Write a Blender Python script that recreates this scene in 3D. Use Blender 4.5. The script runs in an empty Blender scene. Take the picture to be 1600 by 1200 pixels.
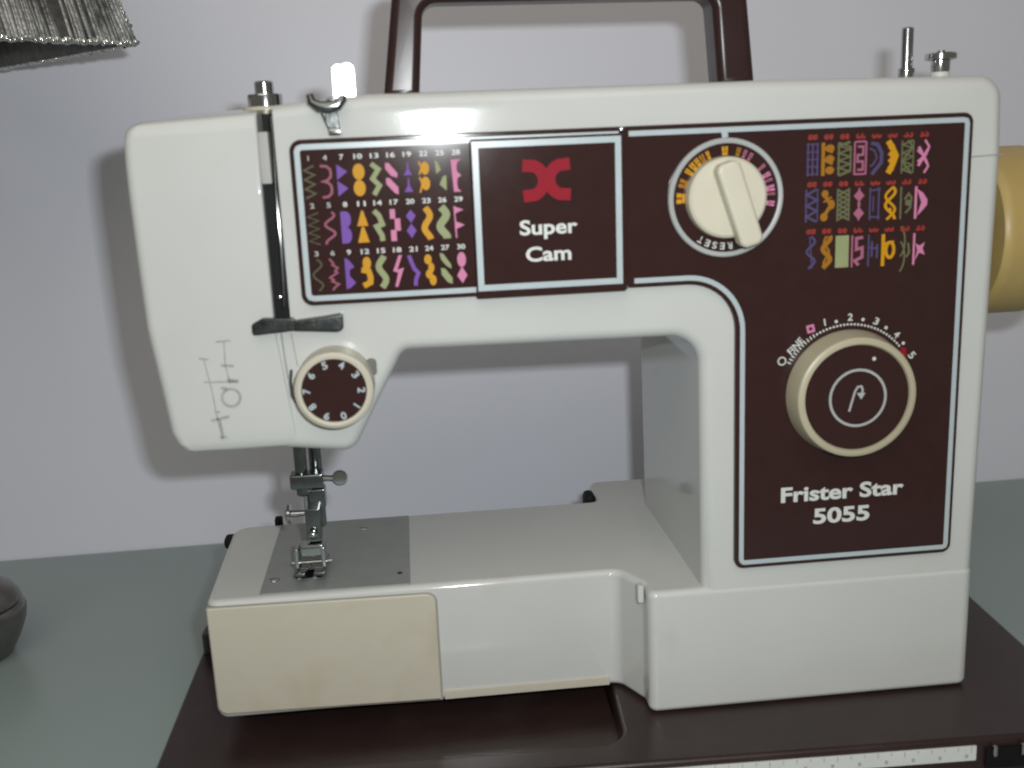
import bpy, bmesh, math, random
from mathutils import Vector, Matrix
random.seed(7)
S = bpy.context.scene
COL = S.collection
PI = math.pi

# ------------------------------------------------------------------ camera
CAM_POS = Vector((-0.10481, -0.47551, 0.30298))
c_right = Vector((0.994048, -0.100618, -0.041764))
c_up = Vector((0.062833, 0.216349, 0.974292))
c_fwd = Vector((0.088996, 0.971117, -0.221384))
cam_data = bpy.data.cameras.new('camera')
cam = bpy.data.objects.new('camera', cam_data)
COL.objects.link(cam)
cam.matrix_world = Matrix(((c_right.x, c_up.x, -c_fwd.x, CAM_POS.x),
                           (c_right.y, c_up.y, -c_fwd.y, CAM_POS.y),
                           (c_right.z, c_up.z, -c_fwd.z, CAM_POS.z), (0, 0, 0, 1)))
cam_data.sensor_width = 36.0
cam_data.lens = 37.51
cam_data.clip_start = 0.01
cam_data.clip_end = 50
cam_data.dof.use_dof = True
cam_data.dof.focus_distance = 0.62
cam_data.dof.aperture_fstop = 9.0
S.camera = cam

# ------------------------------------------------------------------ light: dim room + the camera's own flash
W = bpy.data.worlds.new('World')
S.world = W
W.use_nodes = True
bg = W.node_tree.nodes['Background']
bg.inputs[0].default_value = (1.0, 0.91, 0.78, 1)
bg.inputs[1].default_value = 0.13

FLASH_POS = CAM_POS + c_right * 0.031 + c_up * 0.030
ld = bpy.data.lights.new('camera_flash', 'AREA')
ld.shape = 'RECTANGLE'
ld.size = 0.018
ld.size_y = 0.010
ld.energy = 1.85
ld.color = (0.95, 0.99, 1.0)
fl = bpy.data.objects.new('camera_flash', ld)
COL.objects.link(fl)
fm = cam.matrix_world.to_3x3()
fl.matrix_world = Matrix.Translation(FLASH_POS) @ fm.to_4x4() @ Matrix.Rotation(math.radians(5.5), 4, 'X')

cl = bpy.data.lights.new('overhead_fill', 'AREA')       # added unseen fill, standing in for the room's dim light from above
cl.shape = 'DISK'
cl.size = 2.0
cl.energy = 12.0
cl.color = (1.0, 0.90, 0.76)
clo = bpy.data.objects.new('overhead_fill', cl)
COL.objects.link(clo)
clo.location = (-0.40, -1.25, 1.60)
clo.rotation_euler = (math.radians(42), 0, 0)

S.view_settings.view_transform = 'Standard'
S.view_settings.look = 'None'
S.view_settings.exposure = 0.0
S.view_settings.gamma = 1.0
S.view_settings.use_curve_mapping = False
S.render.engine = 'CYCLES'
S.cycles.filter_width = 2.0
S.cycles.use_denoising = True
S.cycles.max_bounces = 8

# ------------------------------------------------------------------ materials
def mat(name, col, rough=0.4, metal=0.0, spec=0.5, coat=0.0, var=0.05, scale=60, bump=0.0, bscale=400, stain=None, aniso=None):
    m = bpy.data.materials.new(name)
    m.use_nodes = True
    nt = m.node_tree
    b = nt.nodes['Principled BSDF']
    b.inputs['Roughness'].default_value = rough
    b.inputs['Metallic'].default_value = metal
    b.inputs['Specular IOR Level'].default_value = spec
    b.inputs['Coat Weight'].default_value = coat
    b.inputs['Coat Roughness'].default_value = 0.06
    tc = nt.nodes.new('ShaderNodeTexCoord')
    nz = nt.nodes.new('ShaderNodeTexNoise')
    nz.inputs['Scale'].default_value = scale
    nz.inputs['Detail'].default_value = 6
    nt.links.new(tc.outputs['Object'], nz.inputs['Vector'])
    mr = nt.nodes.new('ShaderNodeMapRange')
    mr.inputs['From Min'].default_value = 0.3
    mr.inputs['From Max'].default_value = 0.7
    mr.inputs['To Min'].default_value = 1 - var
    mr.inputs['To Max'].default_value = 1 + var
    nt.links.new(nz.outputs['Fac'], mr.inputs['Value'])
    mx = nt.nodes.new('ShaderNodeVectorMath')
    mx.operation = 'SCALE'
    mx.inputs[0].default_value = col
    nt.links.new(mr.outputs['Result'], mx.inputs['Scale'])
    last = mx.outputs['Vector']
    if stain:
        scol, sscale, lo, hi, amt = stain
        n2 = nt.nodes.new('ShaderNodeTexNoise')
        n2.inputs['Scale'].default_value = sscale
        n2.inputs['Detail'].default_value = 4
        nt.links.new(tc.outputs['Object'], n2.inputs['Vector'])
        r2 = nt.nodes.new('ShaderNodeMapRange')
        r2.inputs['From Min'].default_value = lo
        r2.inputs['From Max'].default_value = hi
        r2.inputs['To Max'].default_value = amt
        nt.links.new(n2.outputs['Fac'], r2.inputs['Value'])
        mm = nt.nodes.new('ShaderNodeMix')
        mm.data_type = 'RGBA'
        nt.links.new(r2.outputs['Result'], mm.inputs['Factor'])
        nt.links.new(last, mm.inputs['A'])
        mm.inputs['B'].default_value = (*scol, 1)
        last = mm.outputs['Result']
    nt.links.new(last, b.inputs['Base Color'])
    rr = nt.nodes.new('ShaderNodeMapRange')
    rr.inputs['To Min'].default_value = max(0.02, rough * 0.88)
    rr.inputs['To Max'].default_value = min(1, rough * 1.12)
    nt.links.new(nz.outputs['Fac'], rr.inputs['Value'])
    nt.links.new(rr.outputs['Result'], b.inputs['Roughness'])
    if bump:
        n3 = nt.nodes.new('ShaderNodeTexNoise')
        n3.inputs['Scale'].default_value = bscale
        n3.inputs['Detail'].default_value = 5
        nt.links.new(tc.outputs['Object'], n3.inputs['Vector'])
        bp = nt.nodes.new('ShaderNodeBump')
        bp.inputs['Strength'].default_value = bump
        bp.inputs['Distance'].default_value = 0.001
        nt.links.new(n3.outputs['Fac'], bp.inputs['Height'])
        nt.links.new(bp.outputs['Normal'], b.inputs['Normal'])
    return m

WHITE = mat('white_plastic', (0.56, 0.575, 0.56), 0.095, spec=0.42, var=0.02, scale=25, bump=0.012, bscale=900, stain=((0.42, 0.38, 0.29), 30, 0.66, 0.8, 0.25))
CREAM = mat('yellowed_plastic', (0.54, 0.51, 0.425), 0.38, var=0.03, scale=30, bump=0.03, bscale=800, stain=((0.40, 0.32, 0.19), 26, 0.53, 0.75, 0.42))
KNOB = mat('cream_knob_plastic', (0.44, 0.40, 0.285), 0.38, var=0.03, scale=80)
KNOBW = mat('ivory_knob_plastic', (0.60, 0.57, 0.46), 0.4, var=0.02, scale=80)
WHEEL = mat('aged_beige_plastic', (0.46, 0.335, 0.125), 0.42, var=0.05, scale=40)
BROWN = mat('dark_brown_panel', (0.036, 0.0165, 0.0155), 0.11, spec=0.32, var=0.06, scale=120)
TRAYM = mat('dark_brown_plastic', (0.028, 0.016, 0.015), 0.30, spec=0.45, var=0.12, scale=60, bump=0.05, bscale=700, stain=((0.06, 0.045, 0.042), 22, 0.6, 0.8, 0.4))
HANDLE = mat('brown_handle_plastic', (0.033, 0.017, 0.016), 0.27, spec=0.32, var=0.06, scale=80)
TRIM = mat('silver_blue_print', (0.43, 0.50, 0.53), 0.3, var=0.03)
SILVERP = mat('grey_print', (0.40, 0.42, 0.42), 0.35, var=0.04)
PRINT = mat('white_print', (0.62, 0.64, 0.62), 0.45, var=0.04)
CHROME = mat('chrome', (0.55, 0.57, 0.58), 0.14, metal=1.0, var=0.08, scale=150)
BRIGHT = mat('polished_plate', (0.75, 0.76, 0.77), 0.26, metal=1.0, var=0.05, scale=150)
DCHROME = mat('dark_chrome', (0.22, 0.24, 0.24), 0.20, metal=1.0, var=0.15, scale=150)
GUNM = mat('blackened_steel', (0.065, 0.072, 0.070), 0.28, metal=0.8, var=0.5, scale=140, bump=0.2, bscale=300)
STEEL = mat('grey_steel', (0.29, 0.305, 0.30), 0.42, metal=0.15, var=0.06, scale=90, bump=0.03, bscale=1200)
BLACK = mat('black_recess', (0.006, 0.006, 0.006), 0.6, spec=0.2, var=0.1)
GREYM = mat('inner_grey_plastic', (0.36, 0.36, 0.35), 0.5, var=0.05)
SEAM = mat('seam_shadow_gap', (0.30, 0.29, 0.26), 0.7, var=0.1)
GREYTAB = mat('grey_tab', (0.13, 0.13, 0.115), 0.5)
DIAG = mat('faded_grey_print', (0.36, 0.345, 0.345), 0.6, var=0.2, scale=300)
RED = mat('red_print', (0.27, 0.009, 0.022), 0.6, spec=0.15)
REDD = mat('dull_red_print', (0.26, 0.022, 0.016), 0.5, var=0.15, scale=500)
C_ = {
 'ol': mat('olive_print', (0.085, 0.085, 0.047), 0.5, spec=0.2), 'dp': mat('dusty_pink_print', (0.289, 0.085, 0.145), 0.5, spec=0.2),
 'pu': mat('purple_print', (0.17, 0.072, 0.357), 0.5, spec=0.2), 'or': mat('orange_print', (0.561, 0.272, 0.01), 0.5, spec=0.2),
 'sg': mat('sage_print', (0.281, 0.315, 0.162), 0.5, spec=0.2), 'pk': mat('pink_print', (0.578, 0.204, 0.357), 0.5, spec=0.2),
 'bl': mat('slate_blue_print', (0.075, 0.062, 0.15), 0.5, spec=0.2), 'do': mat('deep_orange_print', (0.33, 0.145, 0.014), 0.5, spec=0.2),
 'kh': mat('khaki_print', (0.13, 0.14, 0.07), 0.5, spec=0.2), 'mp': mat('mauve_pink_print', (0.36, 0.12, 0.20), 0.5, spec=0.2),
}
WALLM = mat('wall_paint', (0.79, 0.81, 0.91), 0.42, spec=0.35, var=0.015, scale=6, bump=0.12, bscale=160)
TABLEM = mat('grey_green_table', (0.275, 0.34, 0.335), 0.30, spec=0.45, var=0.03, scale=8, bump=0.02, bscale=500)
ORN = mat('silver_wire', (0.36, 0.38, 0.375), 0.30, metal=0.85, var=0.6, scale=90, bump=0.5, bscale=420)
HEM = mat('glittering_wire', (0.80, 0.83, 0.80), 0.12, metal=1.0, var=0.3, scale=300)
ORND = mat('dull_silver_backing', (0.12, 0.12, 0.115), 0.4, metal=0.5, var=0.4, scale=220)
POTM = mat('dark_pewter', (0.20, 0.19, 0.18), 0.32, metal=0.8, var=0.15, scale=60, bump=0.05, bscale=200)

# ------------------------------------------------------------------ object helpers
WLOC = {}
def empty(name, loc, label, cat):
    o = bpy.data.objects.new(name, None)
    COL.objects.link(o)
    o.location = loc
    o.empty_display_size = 0.02
    o['label'] = label
    o['category'] = cat
    WLOC[o] = Vector(loc)
    return o

def put(name, me, m, parent=None, smooth=True, wn=True, angle=35, label=None):
    """mesh in world coordinates -> object with its origin at the bounding-box centre, parented"""
    if not me.materials:
        me.materials.append(m)
    else:
        me.materials[0] = m
    vs = me.vertices
    lo = Vector((min(v.co.x for v in vs), min(v.co.y for v in vs), min(v.co.z for v in vs)))
    hi = Vector((max(v.co.x for v in vs), max(v.co.y for v in vs), max(v.co.z for v in vs)))
    c = (lo + hi) / 2
    me.transform(Matrix.Translation(-c))
    o = bpy.data.objects.new(name, me)
    COL.objects.link(o)
    if smooth:
        for p in me.polygons:
            p.use_smooth = True
        me.set_sharp_from_angle(angle=math.radians(angle))
        if wn:
            w = o.modifiers.new('wn', 'WEIGHTED_NORMAL')
            w.keep_sharp = True
            w.weight = 90
    if parent:
        o.parent = parent
        o.location = c - WLOC[parent]
    else:
        o.location = c
    WLOC[o] = c
    if label:
        o['label'] = label
    return o

def from_bm(bm, name='m'):
    bmesh.ops.remove_doubles(bm, verts=bm.verts, dist=1e-7)
    bmesh.ops.recalc_face_normals(bm, faces=bm.faces)
    me = bpy.data.meshes.new(name)
    bm.to_mesh(me)
    bm.free()
    return me

def rpoly(pts, seg=8):
    """polygon points (x, y[, radius]) -> outline with rounded corners"""
    out = []
    n = len(pts)
    for i, p in enumerate(pts):
        r = p[2] if len(p) > 2 else 0
        P = Vector(p[:2])
        if r <= 0:
            out.append(P)
            continue
        a = (Vector(pts[i - 1][:2]) - P).normalized()
        b = (Vector(pts[(i + 1) % n][:2]) - P).normalized()
        ang = a.angle(b)
        t = r / math.tan(ang / 2)
        T1, T2 = P + a * t, P + b * t
        C = P + (a + b).normalized() * (r / math.sin(ang / 2))
        a1 = math.atan2(*(T1 - C).yx)
        a2 = math.atan2(*(T2 - C).yx)
        d = (a2 - a1 + PI) % (2 * PI) - PI
        for k in range(seg + 1):
            t_ = a1 + d * k / seg
            out.append(C + Vector((math.cos(t_), math.sin(t_))) * r)
    return out

def slab_mesh(loops, d0, d1, bevel=0.0, plane='XZ', res=4):
    cu = bpy.data.curves.new('c', 'CURVE')
    cu.dimensions = '2D'
    cu.fill_mode = 'BOTH'
    for lp in loops:
        sp = cu.splines.new('POLY')
        sp.points.add(len(lp) - 1)
        for q, p in zip(sp.points, lp):
            q.co = (p[0], p[1], 0, 1)
        sp.use_cyclic_u = True
    cu.extrude = max((d1 - d0) / 2 - bevel, 1e-6)
    cu.bevel_depth = bevel
    cu.bevel_resolution = res
    cu.offset = -bevel
    o = bpy.data.objects.new('c', cu)
    COL.objects.link(o)
    dg = bpy.context.evaluated_depsgraph_get()
    dg.update()
    me = bpy.data.meshes.new_from_object(o.evaluated_get(dg))
    bpy.data.objects.remove(o)
    bpy.data.curves.remove(cu)
    mid = (d0 + d1) / 2
    if plane == 'XZ':
        for v in me.vertices:
            x, y, z = v.co
            v.co = (x, mid - z, y)
    elif plane == 'YZ':
        for v in me.vertices:
            x, y, z = v.co
            v.co = (mid + z, x, y)
    else:
        for v in me.vertices:
            v.co.z += mid
    bm = bmesh.new()
    bm.from_mesh(me)
    bpy.data.meshes.remove(me)
    bmesh.ops.remove_doubles(bm, verts=bm.verts, dist=2e-6)
    return from_bm(bm)

def slab(name, loops, d0, d1, m, parent, bevel=0.0, plane='XZ', res=4, **k):
    if not isinstance(loops[0], list):
        loops = [loops]
    return put(name, slab_mesh(loops, d0, d1, bevel, plane, res), m, parent, **k)

def box_mesh(x0, x1, y0, y1, z0, z1, bev=0.0, seg=2):
    bm = bmesh.new()
    bmesh.ops.create_cube(bm, size=1)
    for v in bm.verts:
        v.co = ((x0 + x1) / 2 + v.co.x * (x1 - x0), (y0 + y1) / 2 + v.co.y * (y1 - y0), (z0 + z1) / 2 + v.co.z * (z1 - z0))
    if bev:
        bmesh.ops.bevel(bm, geom=list(bm.edges), offset=bev, segments=seg, profile=0.5, affect='EDGES')
    return from_bm(bm)

def box(name, x0, x1, y0, y1, z0, z1, m, parent, bev=0.0, **k):
    return put(name, box_mesh(x0, x1, y0, y1, z0, z1, bev), m, parent, **k)

AX = {'Z': Matrix.Identity(3), 'Y': Matrix(((1, 0, 0), (0, 0, -1), (0, 1, 0))),   # local z -> -Y
      'X': Matrix(((0, 0, 1), (1, 0, 0), (0, 1, 0)))}
def lathe_mesh(prof, centre, axis='Z', n=48):
    bm = bmesh.new()
    rings = []
    A = AX[axis]
    C = Vector(centre)
    for r, h in prof:
        if r < 1e-7:
            rings.append([bm.verts.new(C + A @ Vector((0, 0, h)))])
        else:
            rings.append([bm.verts.new(C + A @ Vector((r * math.cos(2 * PI * k / n), r * math.sin(2 * PI * k / n), h))) for k in range(n)])
    for a, b in zip(rings, rings[1:]):
        if len(a) == 1 and len(b) == 1:
            continue
        for k in range(n):
            k2 = (k + 1) % n
            if len(a) == 1:
                bm.faces.new((a[0], b[k], b[k2]))
            elif len(b) == 1:
                bm.faces.new((a[k], b[0], a[k2]))
            else:
                bm.faces.new((a[k], b[k], b[k2], a[k2]))
    return from_bm(bm)

def lathe(name, prof, centre, m, parent, axis='Z', n=48, **k):
    return put(name, lathe_mesh(prof, centre, axis, n), m, parent, **k)

def tube_mesh(path, rad, n=10):
    bm = bmesh.new()
    rings = []
    P = [Vector(p) for p in path]
    for i, p in enumerate(P):
        t = (P[min(i + 1, len(P) - 1)] - P[max(i - 1, 0)]).normalized()
        u = t.orthogonal().normalized() if i == 0 else (u - t * u.dot(t)).normalized()
        w = t.cross(u)
        r = rad[i] if isinstance(rad, (list, tuple)) else rad
        rings.append([bm.verts.new(p + (u * math.cos(2 * PI * k / n) + w * math.sin(2 * PI * k / n)) * r) for k in range(n)])
    for a, b in zip(rings, rings[1:]):
        for k in range(n):
            bm.faces.new((a[k], a[(k + 1) % n], b[(k + 1) % n], b[k]))
    bm.faces.new(rings[0]); bm.faces.new(rings[-1])
    return from_bm(bm)

def loft_mesh(rings):
    bm = bmesh.new()
    R = [[bm.verts.new(p) for p in r] for r in rings]
    n = len(R[0])
    for a, b in zip(R, R[1:]):
        for k in range(n):
            bm.faces.new((a[k], a[(k + 1) % n], b[(k + 1) % n], b[k]))
    bm.faces.new(R[0]); bm.faces.new(R[-1])
    return from_bm(bm)

def flat_bm_add(bm, pts, y):
    try:
        bm.faces.new([bm.verts.new((p[0], y, p[1])) for p in pts])
    except ValueError:
        pass

def ribbon(pts, w, closed=False):
    """stroke of width w along 2D points -> list of quads"""
    P = [Vector(p) for p in pts]
    n = len(P)
    L, R_ = [], []
    for i in range(n):
        if closed:
            a, b = P[i - 1], P[(i + 1) % n]
        else:
            a, b = P[max(i - 1, 0)], P[min(i + 1, n - 1)]
        d1 = (P[i] - a) if (P[i] - a).length > 1e-9 else (b - P[i])
        d2 = (b - P[i]) if (b - P[i]).length > 1e-9 else d1
        d1.normalize(); d2.normalize()
        t = (d1 + d2)
        t = t.normalized() if t.length > 1e-6 else d1
        nn = Vector((-t.y, t.x))
        k = 1 / max(0.5, abs(nn.dot(Vector((-d1.y, d1.x)))))
        L.append(P[i] + nn * w / 2 * k)
        R_.append(P[i] - nn * w / 2 * k)
    q = []
    rng = range(n) if closed else range(n - 1)
    for i in rng:
        j = (i + 1) % n
        q.append([L[i], L[j], R_[j], R_[i]])
    return q

def flat(name, polys, y, m, parent, thick=0.00012):
    """printed flat shape standing in the XZ plane at depth y (a film of real thickness)"""
    bm = bmesh.new()
    lv = 0
    for p in polys:
        flat_bm_add(bm, p, y - lv * 2e-6)
        lv += 1
    me = bpy.data.meshes.new(name)
    bm.normal_update()
    for f in bm.faces:
        if f.normal.y > 0:
            f.normal_flip()
    bm.to_mesh(me)
    bm.free()
    return put(name, me, m, parent, smooth=False)

def text(name, s, cx, cz, w, h, y, m, parent, bold=0.0, rot=0.0, keep=False):
    cu = bpy.data.curves.new('t', 'FONT')
    cu.body = s
    cu.size = 1
    cu.offset = bold
    cu.resolution_u = 4
    o = bpy.data.objects.new('t', cu)
    COL.objects.link(o)
    dg = bpy.context.evaluated_depsgraph_get()
    dg.update()
    me = bpy.data.meshes.new_from_object(o.evaluated_get(dg))
    bpy.data.objects.remove(o)
    bpy.data.curves.remove(cu)
    xs = [v.co.x for v in me.vertices]
    ys = [v.co.y for v in me.vertices]
    sx = w / (max(xs) - min(xs))
    sy = h / (max(ys) - min(ys))
    if keep:
        sx = sy
    mx, my = (max(xs) + min(xs)) / 2, (max(ys) + min(ys)) / 2
    ca, sa = math.cos(rot), math.sin(rot)
    for v in me.vertices:
        a, b = (v.co.x - mx) * sx, (v.co.y - my) * sy
        v.co = (cx + a * ca - b * sa, y, cz + a * sa + b * ca)
    return put(name, me, m, parent, smooth=False)

def arc(cx, cy, r, a0, a1, n=16):
    return [(cx + r * math.cos(math.radians(a0 + (a1 - a0) * k / n)), cy + r * math.sin(math.radians(a0 + (a1 - a0) * k / n))) for k in range(n + 1)]

def disc(cx, cy, rx, ry=None, n=20):
    ry = ry or rx
    return [(cx + rx * math.cos(2 * PI * k / n), cy + ry * math.sin(2 * PI * k / n)) for k in range(n)]

# ------------------------------------------------------------------ setting: table and wall
WA = math.atan2(0.361 - 0.346, 0.414 + 0.4377)
def wall_y(x):
    return 0.346 + (x + 0.4377) * math.tan(WA)

def sheet(name, pts, m, thick, d):
    bm = bmesh.new()
    f = bm.faces.new([bm.verts.new(p) for p in pts])
    r = bmesh.ops.extrude_face_region(bm, geom=[f])
    for v in r['geom']:
        if isinstance(v, bmesh.types.BMVert):
            v.co += Vector(d) * thick
    o = put(name, from_bm(bm), m, None, smooth=False)
    o['kind'] = 'structure'
    return o
sheet('wall', [(-1.6, wall_y(-1.6), -0.2), (1.6, wall_y(1.6), -0.2), (1.6, wall_y(1.6), 1.5), (-1.6, wall_y(-1.6), 1.5)], WALLM, 0.1, (0, 1, 0))
sheet('table_top', [(-1.1, -0.32, 0), (1.1, -0.32, 0), (1.1, wall_y(1.1) - 0.001, 0), (-1.1, wall_y(-1.1) - 0.001, 0)], TABLEM, 0.03, (0, 0, -1))

# ------------------------------------------------------------------ base tray
tray = empty('machine_tray', (-0.01, 0.06, 0), 'dark brown plastic carrying-case base tray under the sewing machine', 'tray')
deck_out = rpoly([(-0.2455, -0.033, 0.008), (0.2145, -0.050, 0.012), (0.2285, 0.178, 0.02), (-0.244, 0.172, 0.028), (-0.244, 0.132, 0.008), (-0.0125, 0.132, 0.008), (-0.0125, 0.035, 0.006), (-0.0165, -0.0235, 0.014), (-0.2455, -0.0160, 0.004)])
slab('deck', deck_out, 0.0, 0.0212, TRAYM, tray, bevel=0.0025, plane='XY')
slab('well_floor', rpoly([(-0.2450, -0.030, 0.008), (-0.0145, -0.0305, 0.002), (-0.0105, 0.140, 0.002), (-0.2440, 0.150, 0.002)]), 0.0004, 0.0085, TRAYM, tray, bevel=0.001, plane='XY')
def front_y(x):
    return -0.033 + (x + 0.2455) * (-0.017) / 0.46
# measuring strip on the front face
def front_piece(name, x0, x1, z0, z1, off, th, m, parent, bev=0.0):
    me = box_mesh(x0, x1, -th, 0, z0, z1, bev)
    for v in me.vertices:
        v.co.y += front_y(v.co.x) - off
    return put(name, me, m, parent)
strip = front_piece('ruler_strip', -0.215, 0.1455, 0.0105, 0.0180, 0.0002, 0.0012, PRINT, tray, 0.0003)
for k in range(34):
    x = 0.143 - k * 0.0064
    hgt = 0.0030 if k % 5 == 0 else (0.0022 if k % 2 else 0.0016)
    front_piece('ruler_tick', x - 0.0002, x + 0.0002, 0.0178 - hgt, 0.0178, 0.00145, 0.0001, DIAG, strip)
    if k % 2 == 0:
        front_piece('ruler_mark', x - 0.0030, x - 0.0016, 0.0122, 0.0140, 0.00145, 0.0001, DIAG, strip)
# latch at the right
la = front_piece('latch', 0.1500, 0.1850, 0.006, 0.0165, 0.0004, 0.0015, BLACK, tray, 0.0006)
for (x0, x1) in ((0.1525, 0.1545), (0.1660, 0.1690)):
    front_piece('latch_loop', x0, x1, 0.0130, 0.0185, 0.0016, 0.0022, CHROME, la, 0.0007)

# ------------------------------------------------------------------ sewing machine
sm = empty('sewing_machine', (0.0, 0.07, 0.0215), 'white and brown free-arm sewing machine with stitch chart panel and carry handle', 'sewing machine')

# bed: free arm + base box, one moulding
bed_out = rpoly([(-0.216, 0.031, 0.006), (-0.0085, 0.031, 0.007), (0.001, 0.012, 0.006), (0.001, -0.0007, 0.0045), (0.1672, -0.0007, 0.006), (0.1665, 0.178, 0.01),
                 (0.002, 0.178, 0.006), (0.0, 0.140, 0.004), (-0.218, 0.140, 0.01)])
bed = slab('bed', bed_out, 0.0216, 0.0860, WHITE, sm, bevel=0.0032, plane='XY')
box('rear_socket', -0.006, 0.001, 0.142, 0.156, 0.070, 0.0888, BLACK, sm, 0.003)
box('rear_hinge', -0.2245, -0.2172, 0.136, 0.146, 0.0735, 0.0805, BLACK, sm, 0.002)
box('feed_lever', -0.1945, -0.1900, 0.141, 0.147, 0.080, 0.0890, BLACK, sm, 0.001)
# yellowed door on the front of the free arm
slab('arm_door', rpoly([(-0.2150, 0.0250, 0.005), (-0.1020, 0.0225, 0.0004), (-0.1020, 0.0815, 0.005), (-0.2158, 0.0830, 0.0012)]), 0.0300, 0.0330, CREAM, sm, bevel=0.0008)
slab('door_gap', rpoly([(-0.2155, 0.0245, 0.005), (-0.1012, 0.0221, 0.0004), (-0.1012, 0.0822, 0.0055), (-0.2160, 0.0838, 0.0012)]), 0.0308, 0.0330, SEAM, sm)
box('lower_lip', -0.1005, -0.0135, 0.0302, 0.034, 0.0222, 0.0272, CREAM, sm, 0.0006)
box('bed_clip', -0.0026, 0.0005, 0.0075, 0.0125, 0.0775, 0.0868, WHITE, sm, 0.0008)

# needle plate with its screws
pl = slab('needle_plate', rpoly([(-0.1900, 0.0350, 0.001), (-0.1143, 0.0335, 0.001), (-0.1143, 0.1365, 0.001), (-0.1900, 0.1365, 0.001)]), 0.0852, 0.0867, STEEL, sm, bevel=0.0003, plane='XY')
for (x, y) in ((-0.1408, 0.119), (-0.1843, 0.0520)):
    s_ = lathe('plate_screw', [(0, 0.0006), (0.0018, 0.0006), (0.0026, 0.0003), (0.0028, 0.0)], (x, y, 0.0867), CHROME, pl, n=20)
    box('screw_slot', x - 0.0022, x + 0.0022, y - 0.0003, y + 0.0003, 0.0870, 0.08735, BLACK, pl)
lathe('plate_hole', [(0, 0.0001), (0.0014, 0.0001), (0.0014, 0)], (-0.1196, 0.0484, 0.0867), BLACK, pl, n=16)
box('feed_slot', -0.1735, -0.1600, 0.051, 0.082, 0.0866, 0.0869, BLACK, pl)
for x in (-0.1715, -0.1635):
    box('feed_dog', x - 0.001, x + 0.001, 0.050, 0.078, 0.0862, 0.0873, STEEL, pl, 0.0002)

# housing: head + arm + pillar
hs_out = rpoly([(-0.190, 0.1735, 0.008), (-0.1355, 0.1668, 0.0085), (-0.1100, 0.2128, 0.006), (0.0272, 0.2115, 0.014),
                (0.0285, 0.0750), (0.1668, 0.0750, 0.008), (0.1698, 0.288), (0.1685, 0.3232, 0.011), (0.06, 0.3250), (-0.118, 0.3255), (-0.160, 0.3222), (-0.170, 0.3180), (-0.174, 0.3120), (-0.190, 0.3060, 0.008)])
hm = slab_mesh([hs_out], 0.0, 0.134, 0.0058, 'XZ', 5)
def cut_half(bm, co, no):
    r = bmesh.ops.bisect_plane(bm, geom=list(bm.verts) + list(bm.edges) + list(bm.faces), dist=1e-7, plane_co=co, plane_no=no, clear_outer=True)
    ed = [e for e in r['geom_cut'] if isinstance(e, bmesh.types.BMEdge)]
    bmesh.ops.triangle_fill(bm, edges=ed, use_beauty=True)
bmA = bmesh.new(); bmA.from_mesh(hm)
cut_half(bmA, (-0.1585, 0, 0), (-1, 0, 0))          # everything right of the take-up slot
bmB = bmesh.new(); bmB.from_mesh(hm)
cut_half(bmB, (-0.1585, 0, 0), (1, 0, 0))           # the piece below the slot
cut_half(bmB, (0, 0, 0.2300), (0, 0, 1))
tmpm = bpy.data.meshes.new('t'); bmB.to_mesh(tmpm); bmB.free()
bmA.from_mesh(tmpm)
hm2 = bpy.data.meshes.new('housing')
bmA.to_mesh(hm2); bmA.free()
housing = put('arm_housing', hm2, WHITE, sm)
# black boxes stand in for the shade inside the take-up slot
box('slot_shade_back', -0.1699, -0.1586, 0.020, 0.044, 0.2301, 0.3195, BLACK, sm)
box('slot_shade_front', -0.1658, -0.1587, 0.0040, 0.02, 0.2301, 0.2900, BLACK, sm, 0.0004)
box('take_up_shield', -0.1656, -0.1612, 0.000, 0.010, 0.2895, 0.3115, GREYM, sm, 0.0006)
put('take_up_lever', tube_mesh([(-0.1602, 0.010, 0.318), (-0.1600, 0.006, 0.300), (-0.1597, -0.0012, 0.287), (-0.1596, -0.0018, 0.262), (-0.1602, -0.0018, 0.242), (-0.1606, -0.0014, 0.236)], 0.0006), DCHROME, sm)
lathe('lever_pin', [(0, 0.0015), (0.0008, 0.0013), (0.0011, 0.0006), (0.0011, 0)], (-0.1622, -0.0006, 0.2405), CHROME, sm, axis='Y', n=16)

# face cover: lofted, with the front bending at two creases
def cover_ring(x0, x1, y0, y1, z, r=0.0045, rs=0.0015, seg=6):
    out = rpoly([(x0, y0, r), (x1, y0, rs), (x1, y1, rs), (x0, y1, r)], seg)
    return [(p.x, p.y, z) for p in out]
XR = -0.1655
rings = []
for (z, x0, y0) in ((0.1712, -0.2075, 0.0050), (0.1717, -0.2095, 0.0022), (0.1732, -0.2118, 0.0006), (0.1765, -0.2142, -0.0004), (0.182, -0.2160, -0.0009), (0.2, -0.2178, -0.0012), (0.226, -0.2207, -0.0020),
                    (0.230, -0.2210, -0.0022), (0.260, -0.2216, -0.0024), (0.284, -0.2219, -0.0024), (0.2875, -0.2220, -0.0022), (0.302, -0.2222, -0.0008), (0.310, -0.2219, 0.0001),
                    (0.3135, -0.2210, 0.0006), (0.3155, -0.2194, 0.0014), (0.3164, -0.2180, 0.0026), (0.3172, -0.2160, 0.0055), (0.3205, -0.2080, 0.0500), (0.3210, -0.2040, 0.0580)):
    # rounded shoulder: the top is slightly higher towards the slot
    rr = cover_ring(x0, XR + 0.0055 * max(0.0, min(1.0, (0.226 - z) / 0.05)), y0, 0.118 - max(0, y0) * 0.5, z)
    k = max(0.0, min(1.0, (z - 0.29) / 0.027))
    rr = [(x, y, zz + 0.0030 * k * (x + 0.22) / 0.055) for (x, y, zz) in rr]
    rings.append(rr)
cover = put('face_cover', loft_mesh(rings), WHITE, sm, angle=50)
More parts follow.
